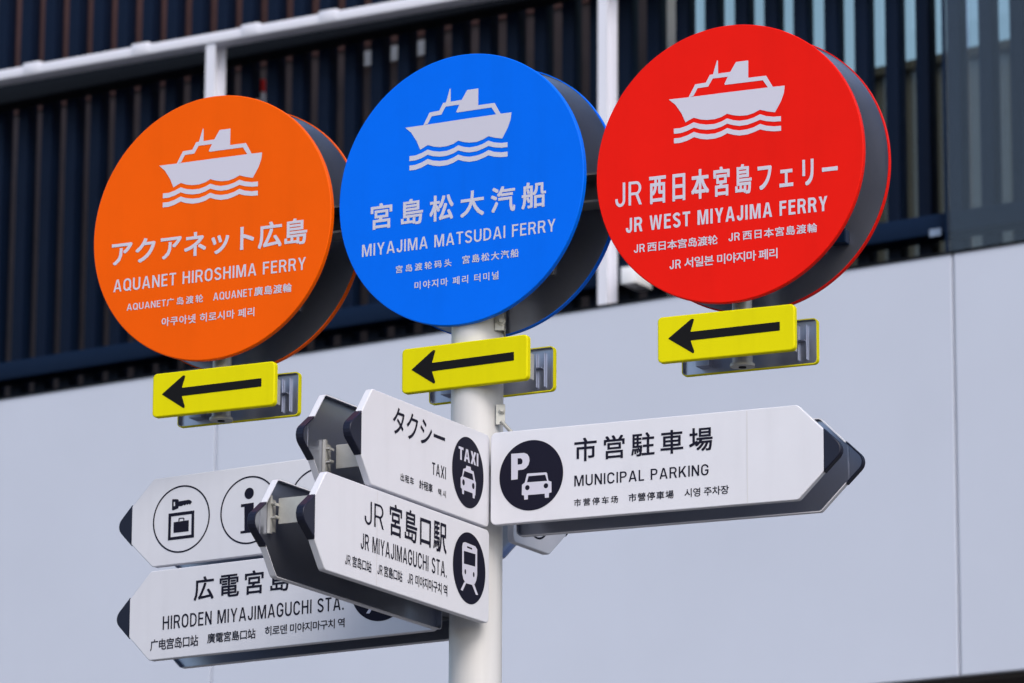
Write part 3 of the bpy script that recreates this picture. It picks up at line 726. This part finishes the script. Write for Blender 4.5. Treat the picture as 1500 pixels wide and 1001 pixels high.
# ------------------------------------------------------------------ finger signs
H = P['H']
def finger(key, label, th, d, z, root, sh, cap, tip, rows, zc=None, plates=None, off_y=0.0, H_=None, seams=(), pic=None, inner='inner'):
    h = (H_ or H) / 2
    ch = 0.215 * h * 2
    t = thing('finger_sign', label, 'sign', (0, 0, Z(z)), th, 'white finger signs on the pole')
    sg = 1 if tip > root else -1
    body = [(root, -h), (sh, -h), (cap, -ch), (cap, ch), (sh, h), (root, h)]
    rb_ = [0.013, 0.012, 0, 0, 0.012, 0.013]
    capp = [(cap + sg * 0.0004, -ch), (tip + sg * 0.006, 0.0), (cap + sg * 0.0004, ch)]
    rc_ = [0, 0.022, 0]
    if sg < 0:
        body = body[::-1]; rb_ = rb_[::-1]; capp = capp[::-1]; rc_ = rc_[::-1]
    bo = rounded(body, rb_); co = rounded(capp, rc_)
    co = inset(co, -0.0012)
    for sgn_, yf, nm in ((1, -d + off_y, 'front_panel'), (-1, d + off_y, 'back_panel')):
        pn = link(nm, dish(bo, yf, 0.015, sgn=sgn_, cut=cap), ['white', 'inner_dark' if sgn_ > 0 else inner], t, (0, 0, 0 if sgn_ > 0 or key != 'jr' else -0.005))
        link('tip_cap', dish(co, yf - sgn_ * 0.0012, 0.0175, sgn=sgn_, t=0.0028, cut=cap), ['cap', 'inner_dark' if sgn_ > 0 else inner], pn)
        if sgn_ > 0: fp = pn
    y = -d + off_y - 0.0006
    if key in TEXT:
        for (txt, a, b_, c_, e_), spec in zip(TEXT[key], rows):
            line(fp, txt, a, b_, c_, e_, y, 'ink', spec)
    if pic: pic(fp, y)
    for sx in seams:
        link('seam', flat([[[(sx - .0011, -h + .003), (sx + .0011, -h + .003), (sx + .0011, h - .003), (sx - .0011, h - .003)]]], y + 0.0002), 'seam', fp)
    # spine fixing the panels to the pole, and the tip bracket
    x_in = min(root, sh) if sg > 0 else sh
    bm = bmesh.new()
    for zz in (-0.045, 0.040):
        xa, xb = sorted((root + sg * 0.02, root + (sh - root) * 0.62))
        box(bm, xa, xb, off_y + d - 0.013, off_y + d - 0.003, zz - 0.009, zz + 0.009)
        box(bm, xa, xb, off_y - d + 0.003, off_y - d + 0.013, zz - 0.009, zz + 0.009)
    link('fixing_rail', mesh_from(bm, 'fixing_rail'), 'arm', t)
    bm = bmesh.new()
    xa, xb = sorted((root + sg * 0.012, root + sg * 0.05))
    for zz in (-0.05, 0.03):
        box(bm, xa, xb, off_y - d + 0.0135, off_y + d - 0.0135, zz, zz + 0.02, bev=0.002)
        if key == 'small':
            box(bm, 0.02, xa, off_y - 0.03, off_y - 0.01, zz, zz + 0.02, bev=0.002)
    link('pole_clamp', mesh_from(bm, 'pole_clamp'), 'arm', t)
    if plates:
        px, pz0, pz1, rx, rz0, rz1 = plates
        bm = bmesh.new()
        box(bm, px - 0.002, px + 0.002, off_y - d + 0.004, off_y + d - 0.018, pz0, pz1, bev=0.0005)
        box(bm, px + 0.002, px + 0.05, off_y - d + 0.004, off_y - d + 0.007, pz0, pz1)
        link('tip_bracket', mesh_from(bm, 'tip_bracket'), 'steel', t)
        bm = bmesh.new()
        box(bm, rx - 0.004, rx + 0.004, off_y + d - 0.010, off_y + d - 0.003, rz0, rz1)
        box(bm, rx - 0.002, rx + 0.026, off_y + d - 0.0045, off_y + d - 0.003, rz0 + 0.006, rz1 - 0.006)
        zm = (pz0 + pz1) / 2
        for zz in (zm - 0.015, zm + 0.013):
            box(bm, rx - 0.003, rx + 0.012, off_y + d - 0.020, off_y + d - 0.006, zz - 0.0015, zz + 0.0015)
            box(bm, rx - 0.003, rx + 0.012, off_y + d - 0.021, off_y + d - 0.019, zz - 0.004 if zz > zm else zz, zz if zz > zm else zz + 0.004)
        link('clip_rail', mesh_from(bm, 'clip_rail'), 'steel', t)
    return t

def el(cx, cz, rx, rz, n=72):
    return [tuple(p_) for p_ in circle(cx, cz, rx, rz, n)]
def disc_pic(ck, shapes, light):
    """dark roundel with pale shapes on it"""
    def f(fp, y):
        cx, cz, rx, rz = CIRC[ck]
        link('roundel', flat([[el(cx, cz, rx, rz)]], y), 'ink', fp)
        link('pictogram', flat(shapes, y - 0.0005), 'film', fp)
        if light: light(fp, y - 0.0005)
    return f
def car_holes(Ls, r, rx):
    return [el(a, b, rx, r, 20) for a, b in Ls]

BIGF, LATF, SUBF = (1.04, 0.014, .1), (1, 0, .14), (1.06, 0.010, .13)
tx_pic = disc_pic('taxi', [[TX_CAR, TX_WIN, *car_holes(TX_L, 0.0065, 0.0055)]],
                  lambda fp, y: latin(fp, 'TAXI', TX_TXT[2][0] - 0.001, 0.0225, TX_TXT[3][0], 0.0500, y, 'film', 0.21, 0.08))
pk_pic = disc_pic('park', [[PK_P, PK_PH], [PK_CAR, PK_WIN, *car_holes(PK_L, 0.0055, 0.0052)]], None)
tr_shapes = [[TR_BODY, TR_WIN, TR_SLOT, *car_holes(TR_L, 0.0055, 0.0035)], [TR_LEG1], [TR_LEG2]]
tr_pic = disc_pic('jr', tr_shapes, None)
dx_ = CIRC['tram'][0] - CIRC['jr'][0]; dz_ = CIRC['tram'][1] - CIRC['jr'][1]
sh_ = lambda pl: [(a + dx_, b + dz_ - 0.004) for a, b in pl]
tram_pic = disc_pic('tram', [[sh_(TR_BODY), sh_(TR_WIN), sh_(TR_SLOT), *[el(a + dx_, b + dz_ - .004, .0035, .0055, 20) for a, b in TR_L]], [sh_(TR_LEG1)], [sh_(TR_LEG2)]], None)

def ring(cx, cz, rx, rz, w=0.0035):
    return [el(cx, cz, rx, rz), el(cx, cz, rx - w, rz - w)]
def lock_pic(fp, y):
    c1, c2 = CIRC['lock1'], CIRC['lock2']
    c3 = (2 * c2[0] - c1[0], c1[1], c1[2], c1[3])
    link('pictogram', flat([ring(*c1), [LK_FRAME, IN], [LK_BAG], [LK_KEY, KH],
                            [[(a, b) for a, b in HANDLE], [(HANDLE[1][0] + .002, HANDLE[0][1]), (HANDLE[2][0] + .001, HANDLE[2][1] - .002), (HANDLE[3][0] - .001, HANDLE[3][1] - .002), (HANDLE[5][0] - .002, HANDLE[5][1])]]], y), 'ink', fp)
    link('pictogram', flat([ring(*c2), [el(I_DOT[0][0], I_DOT[0][1], 0.0125, 0.0125, 32)], [I]], y), 'ink', fp)
    link('pictogram', flat([ring(*c3)], y), 'ink', fp)
def small_pic(fp, y):
    link('pictogram', flat([ring(0.264, 0.0, 0.066, 0.0752, 0.0045)], y), 'ink', fp)

tz, jz = P['tz'], P['jz']
plT, plJ, rlT, rlJ = X['plT'], X['plJ'], X['rlT'], X['rlJ']
capo, tipo = P['tc'] - P['ts'], P['tt'] - P['ts']
finger('taxi', 'white finger sign reading タクシー TAXI with a taxi roundel, topmost pointing left', P['tht'], P['dtt'], tz, P['tr'], P['ts'], P['tc'], P['tt'],
       [(1.0, 0.008, .1), LATF, SUBF, SUBF, SUBF],
       plates=(plT[0][0], plT[1][1] - tz, plT[0][1] - tz, rlT[0][0], rlT[1][1] - tz, rlT[0][1] - tz), pic=tx_pic)
finger('jr', 'white finger sign reading JR宮島口駅 with a train roundel, directly below the taxi sign', P['tht'], P['dtj'], jz, P['jr'], P['js'], P['js'] + capo, P['js'] + tipo,
       [(1, 0, .10), (0.84, 0.012, .1), LATF, SUBF, SUBF, SUBF],
       plates=(plJ[0][0], plJ[1][1] - jz, plJ[0][1] - jz, rlJ[0][0], rlJ[1][1] - jz, rlJ[0][1] - jz), pic=tr_pic, seams=(-0.53,))
finger('park', 'white finger sign reading 市営駐車場 MUNICIPAL PARKING, pointing right', P['thp'], P['dtp'], P['pz'], P['pr'], P['ps'], P['pc'], P['pt'],
       [BIGF, LATF, SUBF, SUBF, SUBF], pic=pk_pic, seams=(0.645,))
finger('hiro', 'white finger sign reading HIRODEN MIYAJIMAGUCHI STA., lowest at the left', P['thl'], P['dth'], P['hz'], -0.06, P['hs'], P['hc'], P['ht'],
       [BIGF, BIGF, LATF, SUBF, SUBF, SUBF], pic=tram_pic)
finger('lock', 'white finger sign with luggage locker and information symbols in circles', P['thl'], P['dth'], P['lz'], -0.06, P['ls'], P['hc'], P['ht'],
       [], pic=lock_pic)
sm = X['sm0.12']
sz = (sm[1][1] + sm[2][1]) / 2 + H / 2
# offset .12 m behind the pole axis along +Y = (sin th * .12, cos th * .12) in the sign's frame
th_ = P['tht']
finger('small', 'short white finger sign half hidden behind the parking sign, right of the pole', th_, 0.0635, sz,
       sm[1][0] - 0.008 + 0.12 * math.sin(th_), sm[2][0] + 0.12 * math.sin(th_), sm[3][0] + 0.12 * math.sin(th_) + 0.012, sm[3][0] + 0.12 * math.sin(th_) + 0.055,
       [], off_y=0.12 * math.cos(th_), pic=small_pic)
